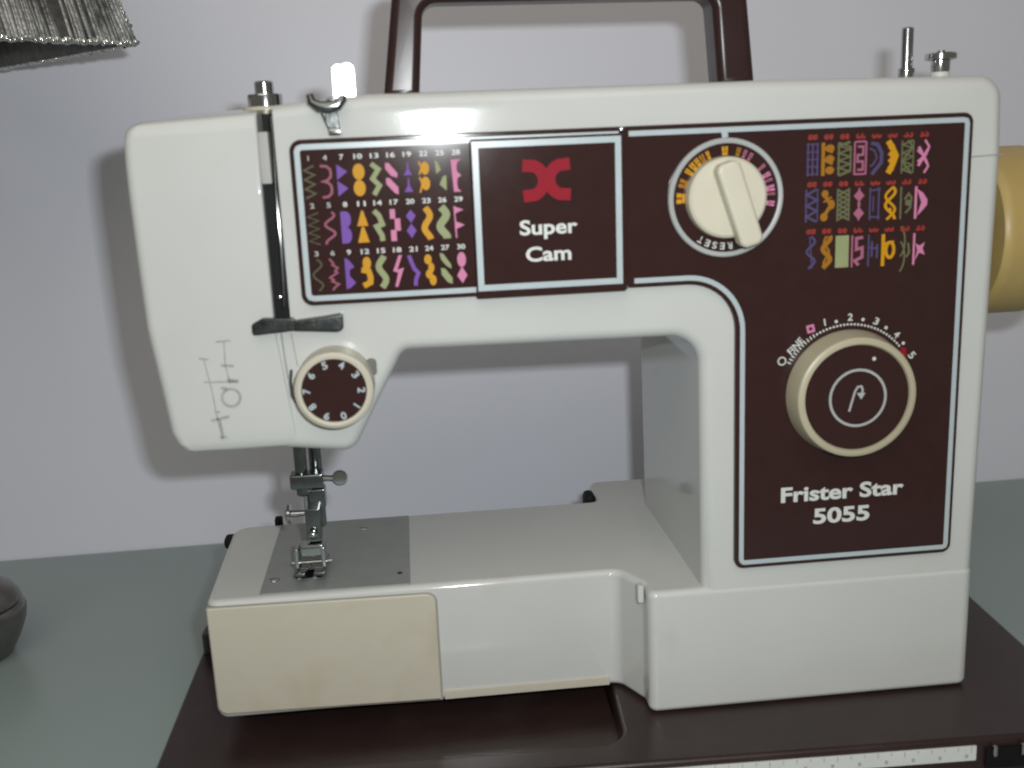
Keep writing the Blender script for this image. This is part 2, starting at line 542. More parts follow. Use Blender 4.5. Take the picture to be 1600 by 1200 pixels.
# faded threading diagram printed on the cover
dg_s = []
def st(pts, w): dg_s.extend(ribbon(pts, w))
st([(-0.1880, 0.2225), (-0.1885, 0.2120), (-0.1872, 0.2030)], 0.0005)
st([(-0.1915, 0.2225), (-0.1850, 0.2228)], 0.0006)
st([(-0.1905, 0.2118), (-0.1850, 0.2112)], 0.0010)
st([(-0.1975, 0.2150), (-0.1955, 0.2000), (-0.1945, 0.1880), (-0.1930, 0.1775)], 0.0005)
st([(-0.1995, 0.2155), (-0.1955, 0.2148)], 0.0008)
st([(-0.1985, 0.2045), (-0.1840, 0.2040)], 0.0006)
st([(-0.1885, 0.2048), (-0.1835, 0.2040)], 0.0016)
st(arc(-0.1875, 0.1968, 0.0040, 0, 360, 24), 0.0012)
st([(-0.1915, 0.2015), (-0.1888, 0.2010)], 0.0010)
st([(-0.1972, 0.1868), (-0.1890, 0.1882)], 0.0012)
st([(-0.1935, 0.1870), (-0.1925, 0.1790)], 0.0008)
st([(-0.1955, 0.1908), (-0.1930, 0.1905)], 0.0008)
st([(-0.1945, 0.1788), (-0.1910, 0.1788)], 0.0006)
bm = bmesh.new()
for q in dg_s:
    try:
        bm.faces.new([bm.verts.new((p[0], -0.00145 - max(0, min(1, (p[1] - 0.2) / 0.026)) * 0.0010, p[1])) for p in q])
    except ValueError:
        pass
me = bpy.data.meshes.new('d'); bm.normal_update()
for f in bm.faces:
    if f.normal.y > 0: f.normal_flip()
bm.to_mesh(me); bm.free()
put('threading_diagram', me, DIAG, cover, smooth=False)
# seams
flat('housing_seam', ribbon([(0.1540, 0.2874), (0.1694, 0.2880)], 0.0005), -0.0003, SEAM, housing)
flat('head_seam', ribbon([(-0.1588, 0.2240), (-0.1572, 0.2090)], 0.0004) , -0.0003, SEAM, housing)

# thread guide strips below the slot
slab('thread_guide', rpoly([(-0.1748, 0.2248, 0.0015), (-0.1562, 0.2262, 0.001), (-0.1562, 0.2316, 0.001), (-0.1700, 0.2322, 0.001), (-0.1748, 0.2298, 0.0015)]), -0.0062, -0.0022, GUNM, sm, bevel=0.0006)
slab('thread_guide', rpoly([(-0.1575, 0.2258, 0.001), (-0.1380, 0.2242, 0.002), (-0.1353, 0.2250, 0.002), (-0.1353, 0.2322, 0.0012), (-0.1440, 0.2312, 0.001), (-0.1575, 0.2300, 0.001)]), -0.0052, 0.0005, GUNM, sm, bevel=0.0008)

# ------------------------------------------------------------------ front panel
PY = -0.0028
pan_out = rpoly([(-0.1525, 0.2362, 0.005), (0.0432, 0.2362, 0.0225), (0.0432, 0.0962, 0.0045), (0.1525, 0.0962, 0.0045), (0.1530, 0.3073, 0.0045), (-0.1525, 0.3076, 0.005)], 10)
panel = slab('front_panel', pan_out, PY, 0.001, BROWN, sm, bevel=0.0007)
py = PY - 0.00015
i_ = 0.0031
tl = ribbon([(-0.0757, 0.2362 + i_), (-0.1470, 0.2362 + i_), (-0.1487, 0.2367 + i_), (-0.1494, 0.2380 + i_), (-0.1494, 0.3055 - i_), (-0.1488, 0.3069 - i_), (-0.1472, 0.3075 - i_), (-0.0100, 0.3074 - i_)], 0.0024)
flat('trim_line', tl, py, TRIM, panel)
corner = arc(0.0207, 0.2137, 0.0225 + i_, 90, 0, 14)
tr = ribbon([(-0.0040, 0.2362 + i_)] + corner + [(0.0432 + i_, 0.1010), (0.0436 + i_, 0.1000), (0.0446 + i_, 0.0962 + i_)] +
            [(0.1482, 0.0962 + i_), (0.1492, 0.0966 + i_), (0.1496, 0.0980 + i_), (0.1499, 0.3055 - i_), (0.1494, 0.3068 - i_), (0.1478, 0.3072 - i_), (-0.0055, 0.3073 - i_)], 0.0023)
flat('trim_line', tr, py, TRIM, panel)
flat('trim_line', ribbon([(0.0375, 0.3036), (0.0378, 0.3008)], 0.0028), py - 0.00005, TRIM, panel)

# raised centre block with emblem
block = slab('emblem_block', rpoly([(-0.0757, 0.2355, 0.001), (-0.0080, 0.2355, 0.001), (-0.0075, 0.3046, 0.001), (-0.0757, 0.3046, 0.001)]), -0.0058, 0.0, BROWN, sm, bevel=0.0006)
by = -0.0058 - 0.00015
sq = [(-0.0735, 0.2402), (-0.0112, 0.2402), (-0.0109, 0.3022), (-0.0735, 0.3022)]
flat('trim_line', ribbon(sq, 0.0027, closed=True), by, TRIM, block)
text('lettering', 'Super', -0.0426, 0.2648, 0.0256, 0.0086, by, PRINT, block, bold=0.025)
text('lettering', 'Cam', -0.0430, 0.2540, 0.0203, 0.0066, by, PRINT, block, bold=0.025)
em = []
for sgn in (-1, 1):
    cx = -0.0428 + sgn * 0.0078
    a = arc(cx, 0.2860, 0.0066, 70, -70, 18) if sgn < 0 else arc(cx, 0.2860, 0.0066, 110, 250, 18)
    em += ribbon([(cx + sgn * 0.0026, 0.2926)] + a + [(cx + sgn * 0.0026, 0.2794)], 0.0052)
flat('emblem', em, by, RED, block)
for (x, z) in ((-0.0086, 0.3062), (-0.0078, 0.2372)):
    lathe('rivet', [(0, 0.0016), (0.0008, 0.0014), (0.0013, 0.0006), (0.0013, 0)], (x, -0.0030, z), CHROME, block, axis='Y', n=16)

# ---- stitch symbols, left chart (unit cell -.5 .. .5)
def zig(n, a, z0=0.5, z1=-0.5, ph=1):
    return [((a if (k % 2) == 0 else -a) * ph, z0 + (z1 - z0) * k / n) for k in range(n + 1)]
def wave(n, a, per, z0=0.5, z1=-0.5, ph=0.0):
    return [(a * math.sin(2 * PI * per * k / n + ph), z0 + (z1 - z0) * k / n) for k in range(n + 1)]
tri_r = lambda x0, x1, z, h: [(x0, z + h), (x1, z), (x0, z - h)]
LEFT = {
 1: ('ol', [('s', zig(7, 0.42), .07)]), 2: ('ol', [('s', zig(8, 0.45), .045)]), 3: ('ol', [('s', wave(24, 0.38, 1.5), .06)]),
 4: ('dp', [('s', [(-.45, .48), (.1, .46), (.38, .36), (.42, .25), (.38, .13), (.1, .03), (-.35, .0), (.1, -.03), (.38, -.13), (.42, -.25), (.38, -.37), (.1, -.47), (-.4, -.49)], .085)]),
 5: ('dp', [('s', wave(30, 0.40, 1.75, ph=.5), .08)]), 6: ('dp', [('s', [(-.3, .5), (.0, .35), (-.1, .3), (.35, .2), (.1, .1), (.3, .05), (-.35, -.1), (-.05, -.18), (-.2, -.22), (.35, -.32), (.05, -.4), (-.2, -.5)], .07)]),
 7: ('pu', [('p', tri_r(-.45, .42, .27, .24)), ('p', tri_r(-.45, .42, -.24, .24))]), 8: ('pu', [('p', [(-.45, .5), (.0, .5), (.0, -.5), (-.45, -.5)]), ('p', disc(.0, .25, .42, .25)), ('p', disc(.0, -.25, .42, .25))]),
 9: ('pu', [('p', [(-.4, .5), (-.1, .45), (.4, .2), (-.02, .12), (-.05, -.08), (.45, -.3), (.0, -.45), (-.4, -.5)])]),
 10: ('or', [('p', disc(0, .25, .5, .25)), ('p', disc(0, -.25, .5, .25))]), 11: ('or', [('p', [(-.05, .5), (.1, .5), (.48, .02), (-.46, .02)]), ('p', [(-.08, .0), (.1, .0), (.5, -.5), (-.48, -.5)])]),
 12: ('or', [('p', disc(.1, .3, .36, .2)), ('s', [(-.4, .1), (.2, .05), (.35, -.15), (.3, -.32), (-.3, -.42)], .2)]),
 13: ('sg', [('s', [(-.3, .48), (.28, .3), (-.25, .02), (.3, -.2), (-.2, -.48)], .17)]), 14: ('sg', [('s', [(-.35, .48), (.05, .32), (.3, .05), (-.2, -.02), (.2, -.3), (.25, -.48)], .18)]),
 15: ('sg', [('s', wave(24, .28, 1.2, ph=2.2), .22)]),
 16: ('pk', [('p', [(-.5, .48), (-.2, .48), (.5, .15), (.45, .02), (-.05, .08), (-.5, .3)]), ('p', [(-.5, .02), (-.2, .02), (.5, -.28), (.5, -.5), (.2, -.46), (-.5, -.16)])]),
 17: ('pk', [('p', [(-.4, .5), (.05, .5), (.05, .2), (-.4, .2)]), ('p', [(-.02, .2), (.46, .2), (.46, -.18), (-.02, -.18)]), ('p', [(-.4, -.15), (.08, -.15), (.08, -.5), (-.4, -.5)])]),
 18: ('pk', [('p', [(.1, .5), (.4, .5), (-.1, .02), (-.45, .0)]), ('p', [(-.45, .0), (.5, .1), (-.1, -.5), (-.35, -.5), (-.02, -.05)])]),
 19: ('pu', [('p', [(-.03, .5), (.06, .5), (.1, .25), (.36, .08), (-.36, .08), (-.08, .25)]), ('p', [(-.03, .0), (.06, .0), (.1, -.25), (.38, -.44), (-.38, -.44), (-.08, -.25)])]),
 20: ('pu', [('p', [(0, .46), (.42, .26), (0, .04), (-.42, .26)]), ('p', [(0, .02), (.42, -.2), (0, -.44), (-.42, -.2)])]), 21: ('pu', [('s', [(-.4, .48), (-.15, .2), (.0, .05), (.35, -.1), (.1, -.3), (.05, -.5)], .14)]),
 22: ('or', [('p', disc(.08, .27, .36, .2)), ('p', disc(.08, -.2, .38, .21)), ('s', [(-.42, .48), (-.2, .3), (-.42, .08)], .06), ('s', [(-.42, .0), (-.2, -.2), (-.42, -.48)], .06)]),
 23: ('or', [('s', wave(24, .25, 1.3, ph=-.5), .22)]), 24: ('or', [('p', disc(-.15, .32, .32, .16)), ('p', disc(.1, .05, .26, .16)), ('p', disc(-.1, -.15, .3, .15)), ('p', disc(.2, -.35, .3, .17))]),
 25: ('sg', [('p', [(-.45, .5), (-.2, .45), (.05, .2), (-.35, .08)]), ('p', [(.5, .02), (.2, .0), (-.12, -.25), (.45, -.45)])]),
 26: ('sg', [('s', wave(24, .28, 1.35, ph=-.5), .27)]), 27: ('sg', [('p', [(-.5, .5), (-.2, .48), (.45, .12), (.45, -.02), (.0, .1), (-.4, .3)]), ('p', [(-.45, .02), (-.1, .0), (.5, -.3), (.5, -.5), (.1, -.45), (-.4, -.2)])]),
 28: ('pk', [('p', [(-.45, .5), (.4, .5), (.1, .42), (.0, .28), (.05, .12), (.4, .0), (.05, -.08), (.0, -.25), (.05, -.4), (.35, -.5), (-.3, -.5)])]),
 29: ('pk', [('p', tri_r(-.4, .4, .38, .12)), ('p', tri_r(-.4, .45, -.1, .14)), ('s', [(-.38, .5), (-.3, -.5)], .05)]), 30: ('pk', [('p', disc(0, .26, .38, .24)), ('p', [(0, .04), (.44, -.25), (0, -.5), (-.44, -.25)])]),
}
def draw(name, spec, cx, cz, w, h, y, parent, cmap=None):
    polys = []
    for kind, *a in spec[1]:
        if kind == 'p':
            polys.append([(cx + x * w, cz + z * h) for x, z in a[0]])
        else:
            polys += ribbon([(cx + x * w, cz + z * h) for x, z in a[0]], a[1] * h * 0.9)
    # each polygon on its own hair-thin level so overlapping strokes never share a plane
    bm = bmesh.new()
    for i, p in enumerate(polys):
        flat_bm_add(bm, p, y - i * 2e-6)
    me = bpy.data.meshes.new(name)
    bm.normal_update()
    for f in bm.faces:
        if f.normal.y > 0:
            f.normal_flip()
    bm.to_mesh(me); bm.free()
    return put(name, me, C_[spec[0]], parent, smooth=False)
for n_ in range(1, 31):
    c, r = (n_ - 1) // 3, (n_ - 1) % 3
    x = -0.1450 + c * 0.00702 + r * 0.0001
    zt_ = (0.2996, 0.2795, 0.2588)[r]
    zc = (0.2896, 0.2696, 0.2495)[r]
    text('stitch_number', str(n_), x + 0.0002, zt_, 0.0018 * len(str(n_)), 0.0022, py, PRINT if c > 1 else SILVERP, panel, bold=0.02, keep=(n_ == 1))
    draw('stitch_symbol', LEFT[n_], x + 0.0001, zc, 0.0051, 0.0138, py, panel)

# ---- right chart, eight columns
RC = ['bl', 'do', 'kh', 'mp', 'bl', 'or', 'kh', 'pk']
V = lambda x, w=.05: ('s', [(x, .5), (x, -.5)], w)
RIGHT = [
 [[V(-.35), V(0), V(.35)] + [('s', [(-.45, z), (.45, z)], .035) for z in (.45, .22, 0, -.22, -.45)], [V(-.4, .1)] + [('p', disc(.1, z, .33, .12)) for z in (.32, 0, -.34)] + [('s', [(-.4, z + .15), (.3, z)], .08) for z in (.2, -.15)],
  [V(-.42, .06), ('s', zig(9, .4), .075), ('s', [(-.4, .48), (.45, .35), (.45, -.35), (-.4, -.5)], .05)], [V(-.42), V(.42), ('s', [(-.4, .5), (.4, .5)], .05), ('s', [(-.4, -.48), (.4, -.48)], .05), ('s', [(-.2, .35), (.2, .35), (.2, .1), (-.2, .1), (-.2, -.1), (.2, -.1), (.2, -.35), (-.2, -.35)], .06)],
  [('s', [(-.4, .45), (.1, .4), (.4, .15), (.4, -.15), (.1, -.3), (-.3, -.5)], .1), ('s', [(-.5, .3), (-.1, .2), (.05, 0), (-.2, -.2), (-.45, -.25)], .05)], [('s', [(-.3, .5), (.0, .3), (.3, .05), (.1, -.2), (-.25, -.48)], .16), ('s', zig(8, .12, .4, -.4), .1)],
  [('s', zig(8, .38), .06), ('s', wave(20, .3, 1.2), .06), V(.42, .04), V(-.42, .04)], [('s', [(.1, .5), (.42, .3), (.2, .05), (-.4, -.15)], .06), ('s', [(-.45, .2), (.1, 0), (.4, -.3), (.1, -.5)], .06), ('s', [(-.35, .3), (.3, -.2)], .08), ('s', [(-.35, -.28), (.35, .22)], .08)]],
 [[('s', zig(6, .38), .07), V(-.42), V(.42, .04)], [('p', disc(-.2, .35, .26, .12)), ('p', disc(.3, .02, .24, .15)), ('p', disc(-.25, -.36, .28, .13)), ('s', [(-.2, .3), (.25, .0), (-.2, -.3)], .1), ('s', [(-.3, .1), (.3, .25)], .05)],
  [V(-.42), V(.42), ('s', zig(6, .36, .45, -.45), .06), ('s', zig(6, -.36, .45, -.45), .05)], [('p', [(0, .46), (.4, .26), (0, .08), (-.4, .26)]), ('p', [(0, -.08), (.4, -.28), (0, -.48), (-.4, -.28)]), ('s', [(0, .5), (0, -.5)], .05), ('s', [(-.1, 0), (.1, 0)], .1)],
  [V(-.35), V(.3), ('s', [(-.35, .4), (.42, .45)], .05), ('s', [(-.35, -.4), (.42, -.42)], .05), ('s', [(-.1, .25), (-.1, -.25)], .04)], [('s', wave(20, .36, 1.2, ph=.5), .08), ('s', wave(20, .36, 1.2, ph=2.6), .07), ('p', disc(.0, -.2, .12, .06))],
  [V(-.38, .05), ('s', [(-.1, .1), (.2, .28), (.42, .15), (.35, -.15), (.0, -.32)], .06), ('p', disc(.15, .0, .2, .1))], [V(-.42, .07), ('p', [(-.35, .42), (.1, .3), (.45, .08), (.45, -.08), (.05, -.28), (-.3, -.42), (.0, .0)])]],
 [[('s', wave(20, .3, 1.6), .07), ('s', [(-.1, .5), (.1, -.5)], .04)], [('s', wave(20, .28, 1.5, ph=1.), .13), ('s', wave(20, .2, 1.5, ph=3.), .06)],
  [('p', [(-.5, .5), (.5, .5), (.5, -.5), (-.5, -.5)])], [V(-.42, .05), ('s', [(.4, .42), (-.1, .4), (-.1, .05), (.35, .1), (.35, -.2), (-.2, -.3), (.1, -.45)], .085)],
  [V(-.35, .05), ('s', [(-.1, .3), (-.1, -.2)], .06), ('s', [(-.3, .1), (.4, .05)], .06), ('s', [(.3, .2), (.3, -.25)], .06)], [V(-.42, .1), ('s', disc(.1, .0, .3, .24) + [disc(.1, 0, .3, .24)[0]], .09), ('s', [(-.3, .2), (.4, .25)], .07)],
  [('s', arc(-.45, .25, .5, 70, -70, 8), .05), ('s', arc(-.45, -.22, .5, 70, -70, 8), .05), ('s', [(.3, .2), (.4, -.1), (.2, -.25)], .06)], [V(-.42, .06), ('p', [(-.3, .18), (.0, .1), (.4, .2), (.25, .0), (.45, -.2), (.0, -.12), (-.35, -.38), (-.15, -.05)])]],
]
for r in range(3):
    for c in range(8):
        x = 0.0780 + c * 0.00738
        zt_ = (0.2992, 0.2784, 0.2573)[r] - c * 0.00012
        zc = (0.2895, 0.2690, 0.2478)[r] - c * 0.00012
        mk = []
        for dx in (-0.0011, 0.0011):
            mk += ribbon(arc(x + dx, zt_, 0.00075, 30 * c, 30 * c + 270, 10), 0.0010)
            mk += ribbon([(x + dx - 0.0009, zt_ - 0.0006), (x + dx + 0.0009, zt_ - 0.0006 + 0.0005 * (c % 3))], 0.0009)
        bm = bmesh.new()
        for i, p in enumerate(mk):
            flat_bm_add(bm, p, py - i * 2e-6)
        me = bpy.data.meshes.new('mk'); bm.normal_update()
        for f in bm.faces:
            if f.normal.y > 0: f.normal_flip()
        bm.to_mesh(me); bm.free()
        put('red_mark', me, REDD, panel, smooth=False)
        col = RC[c] if not (r == 2 and c == 2) else 'sg'
        draw('stitch_symbol', (col, [(q[0], q[1], q[2] * 1.25) if q[0] == 's' else q for q in RIGHT[r][c]]), x, zc, 0.0063, 0.0146, py, panel)

# ---- wording at the foot of the panel
text('lettering', 'Frister Star', 0.0963, 0.1321, 0.0612, 0.0078, py, PRINT, panel, bold=0.03)
text('lettering', '5055', 0.0960, 0.1202, 0.0282, 0.0080, py, PRINT, panel, bold=0.03)

# ---- stitch selector dial (upper right of the panel)
DX, DZ = 0.0379, 0.2744
sel = lathe('stitch_selector', [(0, 0.0012), (0.0236, 0.0012), (0.0243, 0.0006), (0.0243, 0)], (DX, PY, DZ), BROWN, sm, axis='Y', n=64)
sy = PY - 0.0012
lathe('dial_ring', [(0.0240, 0), (0.0240, 0.0018), (0.0246, 0.0022), (0.0258, 0.0022), (0.0263, 0.0016), (0.0263, 0)], (DX, PY, DZ), SILVERP, sel, axis='Y', n=64)
def radial(a0, a1, r0, r1):
    return [(DX + r0 * math.cos(math.radians(a)), DZ + r0 * math.sin(math.radians(a))) for a in (a0, (a0 + a1) / 2, a1)] + \
           [(DX + r1 * math.cos(math.radians(a)), DZ + r1 * math.sin(math.radians(a))) for a in (a1, (a0 + a1) / 2, a0)]
for a0, a1, cc in ((172, 184, 'or'), (155, 165, 'do'), (142, 147, 'or'), (133, 139, 'or'), (126, 131, 'or'), (118, 124, 'do'), (111, 115, 'or'), (88, 95, 'or'), (72, 77, 'do'), (64, 68, 'mp'), (56, 60, 'mp'),
                   (36, 40, 'mp'), (24, 29, 'pk'), (18, 21, 'mp'), (6, 13, 'pk'), (1, 4, 'mp'), (-12, -6, 'pk')):
    ps = [radial(a0, a1, 0.0188, 0.0200), radial(a0, a0 + (a1 - a0) * 0.42, 0.0202, 0.0226), radial(a0 + (a1 - a0) * 0.58, a1, 0.0202, 0.0226)]
    flat('dial_mark', ps, sy - 0.0001, C_[cc], sel)
for k, ch in enumerate('RESET'):
    a = -85 - k * 9.5
    ra = math.radians(a)
    text('dial_letter', ch, DX + 0.0214 * math.cos(ra), DZ + 0.0214 * math.sin(ra), 0.0022, 0.0031, sy - 0.0001, PRINT, sel, bold=0.02, rot=ra - PI / 2)
kn = lathe('knob', [(0, 0.0060), (0.0165, 0.0060), (0.0176, 0.0052), (0.0180, 0.0040), (0.0181, 0)], (DX - 0.0005, PY - 0.0010, DZ + 0.0004), KNOBW, sel, axis='Y', n=64)
# finger bar across the knob, leaning, its tip beyond the rim
ba = math.radians(107)
ux, uz = math.cos(ba), math.sin(ba)
bar_pts = []
Cc = (DX + 0.0022, DZ - 0.0004)
for t, s_ in ((0.0172, 0.0060), (0.0172, -0.0052), (-0.0214, -0.0058), (-0.0214, 0.0048)):
    bar_pts.append((Cc[0] + ux * t + uz * s_ * -1, Cc[1] + uz * t + ux * s_, 0.0036))
slab('pointer_bar', rpoly(bar_pts), -0.0172, -0.0080, KNOBW, sel, bevel=0.0018)

# ---- stitch length knob
KX, KZ = 0.0970, 0.1812
lk = lathe('length_knob', [(0, 0.0118), (0.0250, 0.0118), (0.0253, 0.0128), (0.0268, 0.0129), (0.0281, 0.0122), (0.0286, 0.0108), (0.0300, 0.0010), (0.0296, 0.0)], (KX, PY, KZ), KNOB, sm, axis='Y', n=72)
lathe('knob_disc', [(0, 0.0009), (0.0243, 0.0009), (0.0248, 0.0003), (0.0248, 0)], (KX, PY - 0.0116, KZ), BROWN, lk, axis='Y', n=64)
ky = PY - 0.0116 - 0.0009
flat('knob_ring', ribbon(arc(KX, KZ, 0.0132, 0, 360, 48), 0.0012), ky - 0.0001, SILVERP, lk)
hook = [(KX - 0.0040, KZ - 0.0062), (KX - 0.0026, KZ - 0.0010), (KX - 0.0014, KZ + 0.0032), (KX - 0.0002, KZ + 0.0052), (KX + 0.0016, KZ + 0.0054), (KX + 0.0022, KZ + 0.0036), (KX + 0.0018, KZ + 0.0014)]
flat('reverse_arrow', ribbon(hook, 0.0010), ky - 0.0001, SILVERP, lk)
flat('arrow_head', [[(KX - 0.0006, KZ + 0.0024), (KX + 0.0036, KZ + 0.0022), (KX + 0.0016, KZ - 0.0008)]], ky - 0.00013, SILVERP, lk)
flat('knob_dot', [disc(KX + 0.0072, KZ + 0.0180, 0.0009)], ky - 0.0001, PRINT, lk)
# scale printed round the knob
SC = [(a, 0.0323) for a in range(40, 152, 3)]
for k, (a, r_) in enumerate(SC):
    ra = math.radians(a)
    if a > 118:
        seg = ribbon([(KX + (r_ - 0.0008) * math.cos(ra), KZ + (r_ - 0.0008) * math.sin(ra)), (KX + (r_ + 0.0010) * math.cos(ra), KZ + (r_ + 0.0010) * math.sin(ra))], 0.0006)
    else:
        seg = [disc(KX + r_ * math.cos(ra), KZ + r_ * math.sin(ra), 0.00055, n=12)]
    flat('scale_mark', seg, py, PRINT, panel)
for (s_, x, z, w, h, m_, rot) in (('1', 0.0854, 0.2152, 0.0014, 0.0034, PRINT, 10), ('2', 0.0976, 0.2169, 0.0024, 0.0034, PRINT, -3),
                                 ('3', 0.1103, 0.2142, 0.0024, 0.0034, PRINT, -25), ('4', 0.1205, 0.2073, 0.0024, 0.0034, PRINT, -40), ('5', 0.1283, 0.1970, 0.0026, 0.0036, PRINT, -50), ('FINE', 0.0716, 0.2048, 0.0088, 0.0032, PRINT, 46)):
    text('scale_letter', s_, x, z, w, h, py, m_, panel, bold=0.02, rot=math.radians(rot), keep=(s_ == '1'))
for (x, z) in ((0.0909, 0.2152), (0.1038, 0.2154), (0.1151, 0.2109), (0.1238, 0.2030)):
    flat('scale_dot', [disc(x, z, 0.0008, n=12)], py, PRINT, panel)
flat('scale_ring', ribbon(arc(0.0652, 0.1980, 0.0018, 0, 360, 20), 0.0006), py, PRINT, panel)
flat('scale_square', ribbon([(0.0777, 0.2109), (0.0803, 0.2115), (0.0797, 0.2141), (0.0771, 0.2135)], 0.0011, closed=True), py, C_['pk'], panel)
flat('scale_pointer', [[(0.1215, 0.1972), (0.1255, 0.1965), (0.1252, 0.2008), (0.1228, 0.2012)]], py - 0.00005, RED, panel)

# ---- tension dial on the head
TX, TZ = -0.1408, 0.2000
td = lathe('tension_dial', [(0, 0.0148), (0.0140, 0.0148), (0.0143, 0.0156), (0.0156, 0.0158), (0.0170, 0.0150), (0.0174, 0.0136), (0.0175, 0.0004), (0.0170, 0)], (TX, 0.0002, TZ), CREAM, sm, axis='Y', n=64)
lathe('dial_disc', [(0, 0.0006), (0.0138, 0.0006), (0.0141, 0.0002), (0.0141, 0)], (TX, 0.0002 - 0.0147, TZ), BROWN, td, axis='Y', n=64)
ty = 0.0002 - 0.0147 - 0.0007
for k, ch in enumerate('1234567890'):
    a = math.radians(-40 + k * 36 + 2)
    text('dial_numeral', ch, TX + 0.0119 * math.cos(a), TZ + 0.0119 * math.sin(a), 0.0013 if ch == '1' else 0.0024, 0.0034, ty, TRIM, td, bold=0.03, rot=a - PI / 2, keep=(ch == '1'))
slab('dial_index', rpoly([(-0.1285, 0.2030, 0.001), (-0.1222, 0.2030, 0.0015), (-0.1222, 0.2106, 0.002), (-0.1262, 0.2106, 0.002)]), -0.0016, 0.001, GREYTAB, sm, bevel=0.0004)
put('check_spring', tube_mesh([(-0.1598, -0.003, 0.2080), (-0.1602, -0.006, 0.2030), (-0.1600, -0.006, 0.1970), (-0.1590, -0.003, 0.1930)], 0.0006, 8), DCHROME, sm)
put('upper_thread', tube_mesh([(-0.1625, -0.0035, 0.2250), (-0.1619, -0.0040, 0.2140), (-0.1610, -0.0045, 0.2040)], 0.00025, 6), SILVERP, sm)

# ---- needle and presser foot under the head
NX, NY = -0.1668, 0.060
def rod(name, x, y, z0, z1, r, m, parent, n=20):
    return lathe(name, [(0, z0), (r * 0.8, z0), (r, z0 + r * 0.25), (r, z1 - r * 0.25), (r * 0.8, z1), (0, z1)], (x, y, 0), m, parent, n=n)
nb = rod('needle_bar', NX, NY, 0.1290, 0.1760, 0.0033, DCHROME, sm)
put('needle_clamp', box_mesh(-0.1725, -0.1555, 0.0545, 0.0655, 0.1335, 0.1412, 0.0012), DCHROME, nb)
cs = put('clamp_screw', tube_mesh([(-0.1560, 0.0575, 0.1382), (-0.1505, 0.0570, 0.1378)], 0.0016, 12), CHROME, nb)
lathe('screw_head', [(0, 0.0016), (0.0034, 0.0014), (0.0041, 0.0006), (0.0041, -0.0006), (0.0034, -0.0014), (0, -0.0016)], (-0.1472, 0.0572, 0.1378), CHROME, nb, axis='Y', n=28)
lathe('needle', [(0, 0.1295), (0.0010, 0.1295), (0.0010, 0.1180), (0.0005, 0.1150), (0.0004, 0.0930), (0, 0.0880)], (NX + 0.001, NY, 0), CHROME, nb, n=12)
pb = rod('presser_bar', -0.1602, 0.0700, 0.1080, 0.1760, 0.0034, DCHROME, sm)
put('bar_collar', box_mesh(-0.1672, -0.1560, 0.0640, 0.0740, 0.1195, 0.1300, 0.0010), DCHROME, pb)
put('foot_shank', box_mesh(-0.1668, -0.1590, 0.0580, 0.0680, 0.1035, 0.1215, 0.0010), DCHROME, pb)
lathe('foot_screw', [(0, -0.0016), (0.0046, -0.0014), (0.0052, -0.0006), (0.0052, 0.0008), (0.0020, 0.0012), (0.0016, 0.0080), (0, 0.0080)], (-0.1752, 0.0620, 0.1186), CHROME, pb, axis='X', n=28)
lathe('guide_bead', [(0, 0.0020), (0.0014, 0.0016), (0.0022, 0.0008), (0.0022, -0.0008), (0.0014, -0.0016), (0, -0.0020)], (-0.1630, 0.0555, 0.1085), CHROME, pb, axis='Y', n=20)
pf = put('presser_foot', box_mesh(-0.1705, -0.1582, 0.0545, 0.0640, 0.0965, 0.1030, 0.0012), CHROME, sm)
for x in (-0.1722, -0.1585):
    put('foot_arm', box_mesh(x - 0.0011, x + 0.0011, 0.0520, 0.0640, 0.0915, 0.1020, 0.0006), CHROME, pf)
put('foot_pin', tube_mesh([(-0.1752, 0.0560, 0.0935), (-0.1545, 0.0560, 0.0935)], 0.0010, 12), CHROME, pf)
put('foot_plate', box_mesh(-0.1735, -0.1575, 0.0555, 0.0740, 0.0888, 0.0908, 0.0006), DCHROME, pf)
for x in (-0.1705, -0.1605):
    tm = box_mesh(x - 0.0030, x + 0.0030, 0.0440, 0.0560, 0.0886, 0.0904, 0.0006)
    for v in tm.vertices:
        v.co.z += max(0, (0.0480 - v.co.y)) * 0.45
    put('foot_toe', tm, DCHROME, pf)

# ---- fittings on top
pk_ = lathe('pressure_knob', [(0, 0.0135), (0.0038, 0.0135), (0.0044, 0.0128), (0.0044, 0.0078), (0.0076, 0.0076), (0.0080, 0.0068), (0.0080, 0.0022), (0.0074, 0.0014), (0.0095, 0.0010), (0.0100, 0)], (-0.1664, 0.046, 0.3215), CHROME, sm, n=32)
lathe('knob_washer', [(0, 0.0016), (0.0100, 0.0016), (0.0106, 0.0008), (0.0106, -0.004), (0, -0.004)], (-0.1664, 0.046, 0.3218), CREAM, sm, n=32)
# thread tension bracket
tb = slab('tension_bracket', rpoly([(-0.1384, 0.3195), (-0.1352, 0.3112), (-0.1300, 0.3112), (-0.1312, 0.3195)]), -0.0042, -0.0012, GUNM, sm, bevel=0.0006)
box('bracket_foot', -0.1352, -0.1300, -0.0046, 0.0005, 0.3088, 0.3116, CHROME, tb, 0.0008)
put('bracket_saddle', tube_mesh([(-0.1420, -0.004, 0.3260), (-0.1414, -0.004, 0.3228), (-0.1385, -0.004, 0.3208), (-0.1345, -0.004, 0.3204), (-0.1305, -0.004, 0.3212), (-0.1282, -0.004, 0.3236), (-0.1280, -0.004, 0.3252)],
                          [0.0014, 0.0020, 0.0025, 0.0027, 0.0025, 0.0020, 0.0014], 14), DCHROME, tb)
put('bracket_arm', box_mesh(-0.1350, -0.1310, -0.0040, 0.0200, 0.3222, 0.3245, 0.0008), DCHROME, tb)
